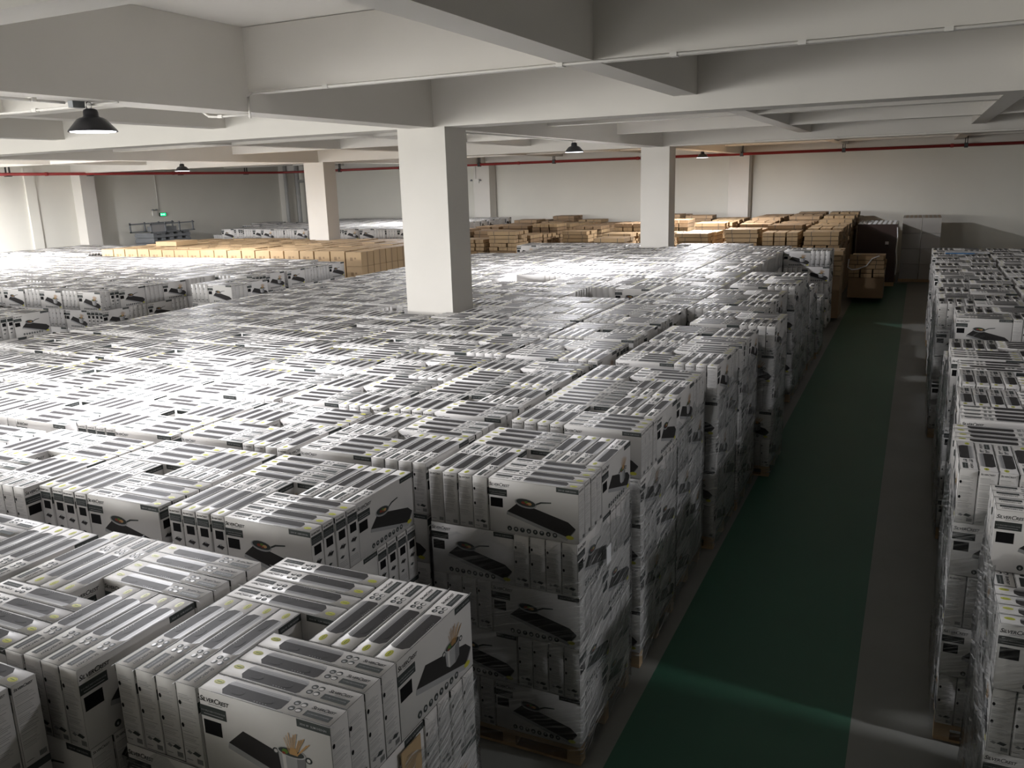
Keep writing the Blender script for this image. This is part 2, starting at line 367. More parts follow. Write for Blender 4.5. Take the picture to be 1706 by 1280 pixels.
def carton_template(lod, dots, rnd, extra):
    """lod 0 far, 1 middle, 2 near; dots = vent holes on the text end"""
    P = Print(); R = random.Random(rnd)
    hl, ht, hh = L_ / 2, T_ / 2, H_ / 2
    # body
    if lod == 2:
        bm = bmesh.new(); bmesh.ops.create_cube(bm, size=1)
        bmesh.ops.scale(bm, vec=(L_, T_, H_), verts=bm.verts)
        bmesh.ops.bevel(bm, geom=bm.edges[:], offset=0.0022, segments=1, affect='EDGES')
        bm.verts.index_update()
        for vv in bm.verts: P.v.append(np.array(vv.co))
        for f in bm.faces: P.f.append(tuple(q.index for q in f.verts)); P.m.append(0)
        bm.free()
    else:
        c = [(x, y, z) for z in (-hh, hh) for x, y in ((-hl, -ht), (hl, -ht), (hl, ht), (-hl, ht))]
        for p in c: P.v.append(np.array(p, float))
        for a in ((3, 2, 1, 0), (4, 5, 6, 7), (0, 1, 5, 4), (1, 2, 6, 5), (2, 3, 7, 6), (3, 0, 4, 7)): P.f.append(a); P.m.append(0)
    # ---- top strip: seal, hob picture, four icons, label bar, logo
    t = 'top'
    P.disc(t, -.268, .012, .026, .015, 'yellow', 1, 14 if lod == 2 else 8)
    if lod == 2: P.disc(t, -.268, .012, .021, .011, 'leaf', 2, 14); P.disc(t, -.268, .012, .0195, .0098, 'yellow', 3, 14); P.rect(t, -.281, -.255, .010, .0145, 'leaf', 4)
    x0, x1 = -.222, .078
    P.add(t, [(x0, -.022), (x0 + .022, -.045), (x1 - .012, -.045), (x1, -.034), (x1, .014), (x0, .014)], 'hob', 1)
    P.add(t, [(x0, .014), (x1, .014), (x1 - .003, .026), (x0 + .003, .026)], 'grey', 1)
    P.add(t, [(x0 + .003, .026), (x1 - .003, .026), (x1 - .008, .037), (x0 + .008, .037)], 'light', 1)
    if lod >= 1:
        P.rect(t, x0 + .012, x1 - .012, .037, .044, 'pale')
        P.rect(t, x0 - .008, x1 + .006, -.0475, -.045, 'pale')
        if lod == 2:
            for q in range(2):
                P.disc(t, -.15 + q * .145, -.016, .032, .017, 'dark', 2, 18); P.disc(t, -.15 + q * .145, -.016, .0305, .0155, 'hob', 3, 18)
            for q in range(5): P.rect(t, -.05 + q * .014, -.046 + q * .014, -.039, -.036, 'light', 3)
            P.rect(t, -.213, .068, .018, .0205, 'light', 2); P.rect(t, -.21, .06, .030, .032, 'grey', 2)
    for i, (a, b) in enumerate(((.112, .019), (.145, .019), (.112, -.015), (.145, -.015))):
        P.disc(t, a, b, .0145, .0135, 'dark', 1, 14 if lod == 2 else 6)
        if lod == 2:
            P.disc(t, a, b - .003, .0085, .0055, 'light', 2, 8)
            if i % 2: P.disc(t, a, b - .004, .0115, .008, 'white', 3, 8)
    P.rect(t, .176, .294, -.034, -.002, 'dark' if lod else 'dark', 1)
    if lod == 2:
        P.tris(t, WORD, .188, -.020, .096, 'light'); P.tris(t, LOGO[2], .183, .012, .108, 'black')
        P.rect(t, .215, .265, .0045, .0065, 'grey')
        # torn, crooked flap edges along both long sides
        for sgn in (-1, 1):
            x = -hl + .01; y = sgn * (ht - .004)
            while x < hl - .03:
                w = R.uniform(.02, .09)
                if R.random() < .45: P.add(t, [(x, y - .0008), (x + w, y - .0012 * R.random() - .0008), (x + w, y + .0012), (x, y + .0008)][::1], 'grey', 1)
                x += w
    elif lod == 1:
        P.rect(t, .186, .29, .012, .024, 'grey', 1)
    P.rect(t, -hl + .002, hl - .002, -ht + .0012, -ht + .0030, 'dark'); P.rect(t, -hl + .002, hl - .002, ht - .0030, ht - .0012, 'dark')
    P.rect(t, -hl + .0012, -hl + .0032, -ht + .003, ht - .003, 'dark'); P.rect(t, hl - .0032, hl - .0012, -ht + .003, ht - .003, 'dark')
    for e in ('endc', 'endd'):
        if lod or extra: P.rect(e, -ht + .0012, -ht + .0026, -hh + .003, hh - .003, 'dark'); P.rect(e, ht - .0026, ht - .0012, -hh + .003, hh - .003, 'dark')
    # ---- broad faces
    for face, art in (('front', 1), ('back', 0)):
        if lod == 0 and not extra: continue
        P.rect(face, -.317, -.183, .070, .118, 'dark')
        P.rect(face, .165, .317, .150, .183, 'dark')
        P.rect(face, -.305, -.215, -.010, .055, 'black')
        gx = .02 if art == 0 else .0
        if art == 0:
            P.add(face, [(-.185, -.030), (-.10, .045), (.245, -.045), (.295, -.085), (.245, -.150), (-.19, -.05)], 'hob', 1)
            P.add(face, [(-.185, -.030), (-.19, -.052), (.235, -.172), (.245, -.150)], 'light', 2)
            P.add(face, [(.245, -.150), (.235, -.172), (.290, -.100), (.295, -.085)], 'grey', 2)
            P.disc(face, -.050, .042, .078, .032, 'light', 3, 16, -.1)
            P.disc(face, -.048, .046, .069, .025, 'dark', 4, 16, -.1)
            P.disc(face, -.065, .046, .018, .010, 'red', 5, 6); P.disc(face, -.025, .042, .020, .011, 'straw', 5, 6); P.disc(face, -.045, .052, .014, .008, 'leaf', 6, 6); P.disc(face, -.04, .036, .012, .006, 'red', 6, 6)
            P.add(face, [(.018, .048), (.055, .066), (.13, .074), (.13, .066), (.06, .056), (.022, .038)], 'dark', 3)
        else:
            P.add(face, [(-.185, -.020), (-.105, .052), (.250, -.040), (.298, -.082), (.245, -.140), (-.19, -.042)], 'hob', 1)
            P.add(face, [(-.185, -.020), (-.19, -.046), (.235, -.166), (.245, -.140)], 'light', 2)
            P.add(face, [(.245, -.140), (.235, -.166), (.292, -.100), (.298, -.082)], 'grey', 2)
            P.add(face, [(.070, -.055), (.062, .022), (.192, .026), (.186, -.060), (.150, -.078), (.098, -.076)], 'light', 3)
            P.add(face, [(.085, -.066), (.080, .02), (.098, .02), (.100, -.074)], 'white', 4)
            P.add(face, [(.148, -.076), (.152, .022), (.192, .026), (.186, -.060)], 'grey', 4)
            P.disc(face, .127, .026, .068, .022, 'pale', 5, 18); P.disc(face, .127, .027, .061, .0175, 'dark', 6, 18)
            for q in range(11):
                a = -.30 + q * .075
                P.add(face, [(.118 + q * .0035, .022), (.1205 + q * .0035, .021), (.1215 + q * .0045 + .1 * a + .008, .098 - abs(a) * .05 + .01 * (q % 3)), (.1175 + q * .0045 + .1 * a + .008, .100 - abs(a) * .05 + .01 * (q % 3))], 'straw', 7 + q % 2)
            P.add(face, [(.120, .020), (.158, .020), (.150, .05), (.124, .05)], 'straw', 7)
            for hx in (.052, .206):
                P.disc(face, hx, .014, .016, .014, 'dark', 3, 10); P.disc(face, hx, .014, .009, .008, 'white', 4, 8)
            P.disc(face, .098, .026, .016, .011, 'leaf', 7, 6); P.disc(face, .092, .018, .010, .006, 'red', 8, 6)
        nb = 8
        for q in range(nb):
            P.disc(face, -.17 + q * .046, -.148, .017, .017, 'dark', 3, 14 if lod == 2 else 6)
            if lod == 2: P.disc(face, -.17 + q * .046, -.150 + .004 * (q % 3), .009 if q % 2 else .006, .008, 'light', 4, 7)
        P.disc(face, .255, -.148, .028, .014, 'yellow', 3, 10)
        if lod == 2:
            P.tris(face, WORD, -.310, .092, .12, 'light'); P.rect(face, -.30, -.20, .080, .083, 'light', 2)
            P.tris(face, LOGO[2], -.312, .136, .150, 'black'); P.rect(face, -.27, -.20, .1275, .130, 'grey')
            P.tris(face, WORD2, .180, .160, .12, 'light')
        elif lod == 1 and extra: P.tris(face, LOGO[1], -.312, .136, .150, 'black')
        elif extra: P.rect(face, -.31, -.17, .137, .155, 'dark')
    # ---- ends: endd (+x) carries text and two vent holes, endc (-x) pictures (kind 0) or text (kind 1)
    def text_block(e):
        y = .138
        while y > -.112:
            n_ = R.choice((3, 4, 5))
            for q in range(n_):
                w = R.uniform(.050, .086)
                P.rect(e, -.046, -.046 + w, y - .0034, y, 'pale' if lod < 2 or R.random() < .6 else 'text')
                y -= .0078
            y -= .007
        P.rect(e, .012, .045, -.172, -.147, 'text')
        if lod == 2:
            for q in range(9): P.rect(e, .014 + q * .0034, .0155 + q * .0034, -.170, -.149, 'dark', 2)
        P.rect(e, -.045, -.012, -.164, -.161, 'grey')
    if lod or extra:
        text_block('endd')
        for zz in (.098, -.005): P.disc('endd', -.041, zz, .0075, .0105, 'black', 3, 10)
        P.add('endd', [(-.010, -.130), (.008, -.116), (.040, -.124), (.024, -.138)], 'dark', 2)
        P.add('endd', [(-.040, -.128), (-.026, -.118), (-.008, -.126), (-.020, -.137)], 'grey', 2)
        e = 'endc'
        if lod: P.tris(e, LOGO[lod], -.046, .158, .084, 'black')
        else: P.rect(e, -.045, .035, .158, .168, 'dark')
        if dots: text_block(e)
        else:
            P.rect(e, -.048, .048, .098, .148, 'dark')
            if lod == 2:
                P.tris(e, WORD, -.042, .126, .080, 'light')
                for q in range(3): P.rect(e, -.042, .03 + .004 * q, .118 - q * .006, .120 - q * .006, 'grey', 2)
            P.rect(e, -.030, .034, .030, .086, 'black')
            P.add(e, [(-.030, -.022), (-.008, -.004), (.034, -.014), (.014, -.034)], 'hob', 2)
            P.add(e, [(-.030, -.022), (.014, -.034), (.014, -.040), (-.030, -.027)], 'light', 3)
            P.disc(e, .004, -.006, .010, .006, 'light', 3, 8)
            P.add(e, [(-.034, -.085), (-.012, -.074), (.012, -.080), (-.006, -.094)], 'dark', 2)
            for q in range(4): P.rect(e, -.042, .030 + .003 * q, -.118 - q * .011, -.114 - q * .011, 'text')
    v = np.array(P.v); f = P.f; m = np.array(P.m, np.int32)
    lt = np.array([len(a) for a in f], np.int32); li = np.concatenate([np.array(a, np.int32) for a in f])
    return dict(v=v, lt=lt, li=li, m=m)

def mesh_arrays(name, v, li, lt, m, mats):
    me = bpy.data.meshes.new(name)
    me.vertices.add(len(v)); me.vertices.foreach_set('co', v.astype(np.float32).ravel())
    me.loops.add(len(li)); me.loops.foreach_set('vertex_index', li.astype(np.int32))
    me.polygons.add(len(lt)); ls = np.concatenate([[0], np.cumsum(lt)[:-1]]).astype(np.int32)
    me.polygons.foreach_set('loop_start', ls)
    me.polygons.foreach_set('material_index', m.astype(np.int32))
    for k in mats: me.materials.append(MAT[k])
    me.update(calc_edges=True); me.validate()
    return me

TPL = {}
def tpl(lod, dots, extra=True):
    k = (lod, dots, extra)
    if k not in TPL: TPL[k] = carton_template(lod, dots, 11 + dots, extra)
    return TPL[k]

def merged(name, items, mats):
    """items: (template, 3x3 rotation, location)"""
    V, LI, LT, MM = [], [], [], []; off = 0
    for t, R, p in items:
        V.append(t['v'] @ R.T + p); LI.append(t['li'] + off); LT.append(t['lt']); MM.append(t['m']); off += len(t['v'])
    return mesh_arrays(name, np.concatenate(V), np.concatenate(LI), np.concatenate(LT), np.concatenate(MM), mats)

# ------------------------------------------------------------------ stacks of white cartons
# stack: centre x, y, layers, chirality, rz, tag for labels, exposed sides
STACKS = []
def ncol(x, y, w=.56):
    """true if a stack centred here would hit a building column"""
    return False
def near_col(x, y, ax, ay):
    return any(abs(x - cx) < ax + .405 and abs(y - cyy) < ay + .325 for cx in COLX for cyy in COLY)
R0 = random.Random(3)
def stack(x, y, lay=5, ch=0, rz=None, name='', exp=True, keep=None, film=False):
    STACKS.append(dict(x=x, y=y, lay=lay, ch=ch, rz=R0.uniform(-.007, .007) if rz is None else rz, name=name, exp=exp, keep=keep, film=film))

HS = SIDE / 2
NUM = ['first', 'second', 'third', 'fourth', 'fifth', 'sixth', 'seventh', 'eighth', 'ninth', 'tenth', 'eleventh', 'twelfth', 'thirteenth', 'fourteenth', 'fifteenth', 'sixteenth', 'seventeenth', 'eighteenth', 'nineteenth', 'twentieth', 'twenty-first', 'twenty-second', 'twenty-third', 'twenty-fourth', 'twenty-fifth']
# measured rows of the aisle column (near edge y), main block
col0 = [(2.085, 0), (4.64, 0), (5.93, 0), (7.06, 1), (8.40, 1), (9.57, 0), (10.90, 1), (12.12, 0), (13.32, 1), (14.85, 1), (16.06, 0)]
x0s = [-1.78, -1.80, -1.78, -1.80, -1.72, -1.70, -1.53, -1.86, -1.86, -1.79, -1.80]
for r, ((y, ch), xr) in enumerate(zip(col0, x0s)):
    stack(xr - HS, y + HS, 5, ch, 0.0, 'aisle-side stack %s' % ['nearest', 'second', 'third', 'fourth', 'fifth', 'sixth', 'seventh', 'eighth', 'ninth', 'tenth', 'eleventh'][r], film=True)
stack(-1.80 - HS, 17.5 + HS, 4, 0, None, 'low aisle-side stack', film=True)
stack(-1.75 - HS, 18.7 + HS, 3, 1, None, 'low far aisle-side stack', film=True)
stack(-2.98 - HS, 21.15 + HS, 5, 0, 0, '', film=False)
stack(-1.86 - HS, 21.9 + HS, 5, 1, 0, '', film=False)
# the columns behind it: near edges from the picture, then a regular pitch
main_first = {1: [(1.99, 1), (3.47, 0), (4.72, 1), (5.92, 0)],
              2: [(1.92, 0), (3.43, 0), (4.66, 1), (5.88, 1)]}
for c in range(1, 8):
    xr = -2.965 - (c - 1) * 1.135
    ys = []
    if c in main_first: ys = list(main_first[c])
    elif c == 3: ys = [(2.0, 1), (3.35, 1), (4.60, 0), (5.80, 1)]
    else: ys = [(2.0 + k * 1.2 + .06 * ((c * k) % 3), (c + k) % 2) for k in range(4)]
    y = ys[-1][0] + SIDE + .02 + .03 * ((c * 5) % 4)
    while y < (23.3 if c < 4 else 22.0 + .25 * 0):
        ys.append((y, R0.randint(0, 1))); y += SIDE + R0.choice((.02, .04, .05, .07, .14))
    for k, (y, ch) in enumerate(ys):
        x = xr - HS; yc = y + HS
        if ncol(x, yc): 
            continue
        if c >= 7 and yc > 20.6: continue
        lay = 5
        if c == 4 and 14.3 < yc < 15.5: lay = 4
        if c == 2 and 13.2 < yc < 14.4: lay = 4
        stack(x, yc, lay, ch, None, '%s stack of %s column' % (NUM[k], NUM[c]), exp=(k == 0 or c == 7 or (c == 1 and k < 3)))
stack(-3.12 - HS, 0.84 + HS - .02, 5, 1, 0.0, 'corner stack', exp=True)
stack(-2.02 - HS, 0.72 + HS, 3, 0, 0.0, 'low stack', exp=True)
for c in range(3, 8):     # extra rows behind the second column
    for y in (23.2,):
        x = -2.965 - (c - 1) * 1.135 - HS
        if not ncol(x, y + HS): stack(x, y + HS, 5, c % 2, None, '', exp=True)
# left block beyond the narrow gap
left_edges = {0: [8.55 - 0], 1: []}
for c in range(0, 15):
    xr = -13.3 - c * 1.14
    if xr - SIDE < XW + .3: break
    y = 14.45 if c == 0 else 11.42
    while y < 17.7:
        x = xr - HS
        if not ncol(x, y + HS): stack(x, y + HS, 5, R0.randint(0, 1), None, 'L%d.%d' % (c, int((y - 11) / 1.1)), exp=(y < 13.5 or c == 0))
        y += SIDE + R0.choice((.03, .06, .1))
    for yy in (7.1, 8.32):
        if xr - SIDE < -22: break
        stack(xr + (.08 if yy > 8 else 0) - HS, yy + HS, 5, c % 2, None, 'L', exp=True)
stack(-12.5 - HS, 12.95 + HS, 5, 0, None, 'L', exp=True)
for c in range(5):        # left of the brown block
    for y in (19.0, 20.15, 21.3):
        x = -24.3 - c * 1.14 - HS
        if x - HS > XW + .1 and not ncol(x, y + HS): stack(x, y + HS, 5, c % 2, None, 'L', exp=(y < 19.1))
# back left groups, six layers high
for c in range(8):
    for r in range(7):
        x = -15.9 - c * 1.14 - HS; y = 25.4 + r * 1.16 + .3 * (c > 5)
        if not ncol(x, y + HS): stack(x, y + HS, 6, (c + r) % 2, None, 'B', exp=(r == 0 or c in (0, 7)))
for (x, y, n) in ((-27.0, 28.4, 5), (-27.0, 29.6, 5), (-27.0, 30.8, 6), (-25.75, 27.6, 5), (-25.8, 28.9, 6), (-25.8, 30.2, 6)):
    stack(x, y, n, 0, .03, 'B', exp=True)
# right hand group
ryc = [5.88, 7.12, 8.35, 9.55, 10.75, 12.19, 13.45, 14.78, 16.0, 17.2, 18.4, 19.6, 20.8, 22.0]
for c in range(0, 5):
    for r, y in enumerate(ryc):
        xl = (.36 + (.06 if 1 <= r < 6 else 0)) + c * 1.15 + (.05 if r % 3 == 2 else 0)
        if c == 0 and r in (5,): xl += .08
        x = xl + HS
        if ncol(x, y + HS): continue
        lay = 5
        if (c, r) in ((0, 4), (1, 4)): lay = 4
        stack(x, y + HS, lay, R0.randint(0, 1) if r else 0, 0.0 if c == 0 and r < 3 else None, 'right-hand %s row, %s stack' % (NUM[r], NUM[c]), exp=(c == 0 or (c < 3 and r in (0, 5))), film=(c == 0))
stack(.53 + HS, 4.55 + HS, 5, 0, 0.0, 'right-hand front stack', exp=True, keep=(2, 3), film=True)
stack(1.75 + HS, 4.5 + HS, 5, 1, 0.0, 'stack at the right edge', exp=True)
stack(1.9 + HS, 3.2 + HS, 5, 1, 0.0, 'stack below the right edge', exp=True)

BLOCKN = ['front left', 'front right', 'back right', 'back left']
ORD = ['first', 'second', 'third', 'fourth']
def pinwheel(ch):
    """16 cartons: (block, k, x, y, angle) around the stack's centre"""
    out = []; w = 4 * PIT; S2 = SIDE / 2
    if ch == 0:   # front-left block lengthwise along y
        B = [('y', -S2, -S2), ('x', S2 - L_, -S2), ('y', S2 - w, S2 - L_), ('x', -S2, S2 - w)]
    else:
        B = [('x', -S2, -S2), ('y', S2 - w, -S2), ('x', S2 - L_, S2 - w), ('y', -S2, S2 - L_)]
    for b, (d, bx, by) in enumerate(B):
        for k in range(4):
            if d == 'y': out.append((b, k, bx + (k + .5) * PIT, by + L_ / 2, 'y'))
            else: out.append((b, k, bx + L_ / 2, by + (k + .5) * PIT, 'x'))
    return out

SPEC = {  # top-print direction per block (e: seal near/left, l: label bar near/left), end style (0 pictures, 1 text)
 'aisle-side stack nearest': (['llll', 'eeee', 'eeee', 'llll'], 1),
 'aisle-side stack second': (['eeel', 'llll', 'llle', 'eeee'], 1),
 'aisle-side stack third': (['eeee', 'llll', 'llel', 'eeee'], 1),
 'aisle-side stack fourth': (['eeee', 'llee', 'llle', 'eeee'], 1),
 'first stack of second column': (['llll', 'llll', 'eeee', 'leee'], 1),
 'second stack of second column': (['eeee', 'llll', 'llll', 'eeee'], 0),
 'second stack of third column': (['eeee', 'llll', 'llll', 'llll'], 0),
 'second stack of fourth column': (['eeee', 'llll', 'llll', 'eeee'], 0),
 'first stack of third column': (['llll', 'eeee', 'llll', 'eeee'], 1),
 'corner stack': (['eeee', 'eeee', 'llll', 'llll'], 1),
 'right-hand first row, first stack': (['leel', 'llll', 'llll', 'eeee'], 1)}
WHITE = []
RC = random.Random(21)
for si, s in enumerate(STACKS):
    c, q = math.cos(s['rz']), math.sin(s['rz'])
    if near_col(s['x'], s['y'], .56, .56): s['exp'] = True
    low = 0 if s['exp'] else s['lay'] - 1
    spec, kind = SPEC.get(s['name'], (None, 1 if RC.random() < (.85 if s['film'] else .6) else 0))
    for l in range(low, s['lay']):
        top = l == s['lay'] - 1
        ch = s['ch'] if (s['lay'] - 1 - l) % 2 == 0 else 1 - s['ch']
        flip = [RC.random() < .5 for _ in range(4)]
        lx, ly = RC.uniform(-.006, .006), RC.uniform(-.006, .006)
        for b, k, x, y, d in pinwheel(ch):
            if top and s['keep'] and b not in s['keep']: continue
            x += lx; y += ly
            f = flip[b] ^ (RC.random() < .07)
            if spec and (top or s['name'] == 'aisle-side stack second'):
                ch_ = spec[b][k] if top else 'llll'[k]
                f = (ch_ == 'l') if d == 'x' else (ch_ == 'l')
            ang = ((PI if f else 0) if d == 'x' else (-PI / 2 if f else PI / 2)) + RC.uniform(-.004, .004)
            if near_col(s['x'] + x, s['y'] + y, (L_ if d == 'x' else T_) / 2 + .012, (L_ if d == 'y' else T_) / 2 + .012): continue
            z = .14 + (l + .5) * LAY + (RC.uniform(-.0015, .002) if top else 0)
            jx = RC.uniform(-.005, .005)
            if d == 'x': x += jx
            else: y += jx
            WHITE.append(dict(s=si, l=l, top=top, b=b, k=k, d=d, x=s['x'] + x * c - y * q, y=s['y'] + x * q + y * c, z=z, a=ang + s['rz'], dots=bool(kind)))

# ------------------------------------------------------------------ brown goods
BROWN = []      # cubes: x,y,z centre, sx,sy,sz, angle, label piece
RB = random.Random(5)
def brown_block(x0, x1, y0, y1, ztop, sx, sy, sz, name, layers=1):
    nx = int((x1 - x0) / sx); ny = int((y1 - y0) / sy)
    for l in range(layers):
        for i in range(nx):
            for j in range(ny):
                if l > 0 and 0 < i < nx - 1 and 0 < j: continue
                x = x0 + (i + .5) * sx; y = y0 + (j + .5) * sy
                if any(abs(x - cx) < sx / 2 + .40 and abs(y - cyy) < sy / 2 + .32 for cx in COLX for cyy in COLY): continue
                gap = .06 if (i % 2 == 1) else .022
                jz = 0 if l else RB.uniform(0, .03)
                BROWN.append(dict(x=x, y=y, z=ztop - (l + .5) * sz - jz / 2, sx=sx - gap, sy=sy - .03, sz=sz - .006 - jz, a=RB.uniform(-.008, .008), n=name, i=i, j=j, l=l))
brown_block(-23.6, -13.35, 18.95, 23.9, 2.18, .53, .60, .42, 'left block', 4)
BUNDLE = []
CORES = []
def bundles(x0, x1, y0, y1, ztop, name, lw=1.05, pitch=1.3, rows=None, zr=.18):
    """pallets of long flat brown packs, crosswise, uneven tops"""
    x = x0
    ci = 0
    while x + lw <= x1 + .01:
        y = y0; ri = 0
        while y + lw <= y1 + .01:
            if not any(abs(x + lw / 2 - cx) < lw / 2 + .42 and abs(y + lw / 2 - cyy) < lw / 2 + .34 for cx in COLX for cyy in COLY):
                zt = ztop + RB.uniform(-zr, zr) + .015 * ri
                d = (ci + ri) % 2
                for l in range(5):
                    z = zt - (l + .5) * .13
                    dd = d if l < 3 else 1 - d
                    for k in range(3):
                        w = lw / 3
                        if dd == 0: BUNDLE.append(dict(x=x + lw / 2 + RB.uniform(-.04, .04), y=y + (k + .5) * w, z=z, sx=lw - RB.uniform(0, .12), sy=w - .045, sz=.114, a=0, n=name, i=ci, j=ri, l=l, k=k))
                        else: BUNDLE.append(dict(x=x + (k + .5) * w, y=y + lw / 2 + RB.uniform(-.04, .04), z=z, sx=w - .045, sy=lw - RB.uniform(0, .12), sz=.114, a=0, n=name, i=ci, j=ri, l=l, k=k))
                CORES.append((x + .03, x + lw - .03, y + .03, y + lw - .03, .12, zt - 5 * .13 - .004, 'kraft_shaded'))
            y += pitch; ri += 1
        x += pitch; ci += 1
bundles(-15.6, -12.0, 25.8, 35.6, 2.12, 'behind the big column', pitch=1.22)
bundles(-11.6, -9.2, 28.6, 35.6, 2.0, 'in the middle group', pitch=1.35)
bundles(-9.4, -5.6, 26.6, 35.6, 2.22, 'beside the second column', pitch=1.25)
bundles(-5.35, -1.95, 26.2, 35.6, 2.25, 'by the dark load', pitch=1.16, zr=.08)
bundles(-9.1, -8.0, 24.9, 26.2, 1.95, 'small pile', pitch=1.25)
bundles(-2.75, -1.65, 23.5, 25.6, 1.95, 'aisle end', pitch=1.15)
bundles(-1.82, -.70, 27.6, 28.8, 1.38, 'in the aisle', pitch=1.2, zr=.01)

# ------------------------------------------------------------------ what the picture shows of each (rays from the camera)
def boxverts(x, y, z, sx, sy, sz, a):
    c, q = math.cos(a), math.sin(a); o = []
    for dz in (-sz / 2, sz / 2):
        for dx, dy in ((-sx / 2, -sy / 2), (sx / 2, -sy / 2), (sx / 2, sy / 2), (-sx / 2, sy / 2)):
            o.append((x + dx * c - dy * q, y + dx * q + dy * c, z + dz))
    return o
bv, bf, owner = [], [], []
def addbox(b, own):
    n = len(bv); bv.extend(b)
    for a in ((4, 5, 6, 7), (0, 1, 5, 4), (1, 2, 6, 5), (2, 3, 7, 6), (3, 0, 4, 7)):
        bf.append(tuple(n + i for i in a)); owner.append(own)
for i, w in enumerate(WHITE): addbox(boxverts(w['x'], w['y'], w['z'], L_, T_, H_, w['a']), ('w', i))
for i, w in enumerate(BROWN): addbox(boxverts(w['x'], w['y'], w['z'], w['sx'], w['sy'], w['sz'], w['a']), ('b', i))
for i, w in enumerate(BUNDLE): addbox(boxverts(w['x'], w['y'], w['z'], w['sx'], w['sy'], w['sz'], w['a']), ('p', i))
for x in COLX:
    for y in COLY: addbox(boxverts(x, y, 2.35, .8, .64, 4.7, 0), None)
tree = BVHTree.FromPolygons(bv, bf)
hits = {}
STEP = 4
for py in range(330, 1280, STEP):
    for px in range(0, 1706, STEP):
        d = fw + r2 * ((px + 1 - 853) / F_PX) + u2 * ((640 - py - 1) / F_PX)
        h = tree.ray_cast(CAM, d)
        if h[2] is not None and owner[h[2]]: hits[owner[h[2]]] = hits.get(owner[h[2]], 0) + 1
def ranked(kind, n, least=2):
    r = sorted([(v, k[1]) for k, v in hits.items() if k[0] == kind and v >= least], reverse=True)[:n]
    return set(i for v, i in r)
top_w = ranked('w', 300)
top_b = ranked('b', 300, 1)
top_p = ranked('p', 300, 1)

# ------------------------------------------------------------------ labels of the white cartons
import json
def sides(w):
    if w['d'] == 'y': return 'lengthwise', ORD[w['k']] + ' from its left'
    return 'crosswise', ORD[w['k']] + ' from its front'
def layer_word(w):
    n = STACKS[w['s']]['lay'] - 1 - w['l']
    return ['top layer', 'second layer', 'third layer', 'fourth layer', 'bottom layer', 'bottom layer'][n]
STN = {}
def stack_name(si):
    return STACKS[si]['name'] or 'far stack'
def shortname(si):
    s = STACKS[si]; n = s['name']
    if 'row' in n or 'stack of' in n: return n
    if n.startswith('L') and '.' in n:
        c, r = n[1:].split('.'); return 'left block %s column %s stack' % (NUM[int(c)], NUM[int(r)])
    if n in ('', 'L', 'R', 'B'): return NUM[min(24, len([1 for q in STACKS[:si] if q['name'] == n]))] + ' stack by %s' % {'': 'the second column', 'L': 'the left gap', 'R': 'the right edge', 'B': 'the back wall'}[n]
    return n
used = {}
def carton_label(w):
    blk = BLOCKN[w['b']]
    lab = 'white cooktop carton, %s in %s bundle, %s, %s' % (ORD[w['k']], blk, layer_word(w), shortname(w['s']))
    return lab

mesh_ind = {}
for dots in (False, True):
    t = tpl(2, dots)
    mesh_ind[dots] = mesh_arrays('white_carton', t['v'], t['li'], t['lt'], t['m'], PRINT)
stuff_items = []
for i, w in enumerate(WHITE):
    if i in top_w:
        o = link('white_carton', mesh_ind[w['dots']], loc=(w['x'], w['y'], w['z']), label=carton_label(w), cat='carton', group='white cooktop cartons stacked on pallets')
        o.rotation_euler = (0, 0, w['a'])
    else:
        dist = math.hypot(w['x'], w['y'])
        exposed = STACKS[w['s']]['exp']
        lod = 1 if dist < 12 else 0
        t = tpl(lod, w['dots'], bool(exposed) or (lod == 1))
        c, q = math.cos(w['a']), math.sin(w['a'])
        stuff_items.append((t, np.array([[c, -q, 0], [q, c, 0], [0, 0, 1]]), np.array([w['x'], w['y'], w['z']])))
# plain cores stand for the hidden lower layers of inner stacks
core = Print()
def add_core(x0, x1, y0, y1, z0, z1):
    c = [(x, y, z) for z in (z0, z1) for x, y in ((x0, y0), (x1, y0), (x1, y1), (x0, y1))]
    b = len(core.v)
    for p in c: core.v.append(np.array(p, float))
    for a in ((3, 2, 1, 0), (4, 5, 6, 7), (0, 1, 5, 4), (1, 2, 6, 5), (2, 3, 7, 6), (3, 0, 4, 7)): core.f.append(tuple(b + k for k in a)); core.m.append(0)
for s in STACKS:
    if not s['exp']:
        z1 = .14 + (s['lay'] - 1) * LAY - .002
        add_core(s['x'] - HS + .006, s['x'] + HS - .006, s['y'] - HS + .006, s['y'] + HS - .006, 0.0, z1)
ct = dict(v=np.array(core.v), li=np.concatenate([np.array(a, np.int32) for a in core.f]), lt=np.array([len(a) for a in core.f], np.int32), m=np.array(core.m, np.int32))
stuff_items.append((ct, np.eye(3), np.zeros(3)))
link('white_cartons', merged('white_cartons', stuff_items, PRINT), label='mass of white cooktop cartons filling the hall behind the nearest stacks', cat='cartons', kind='stuff')

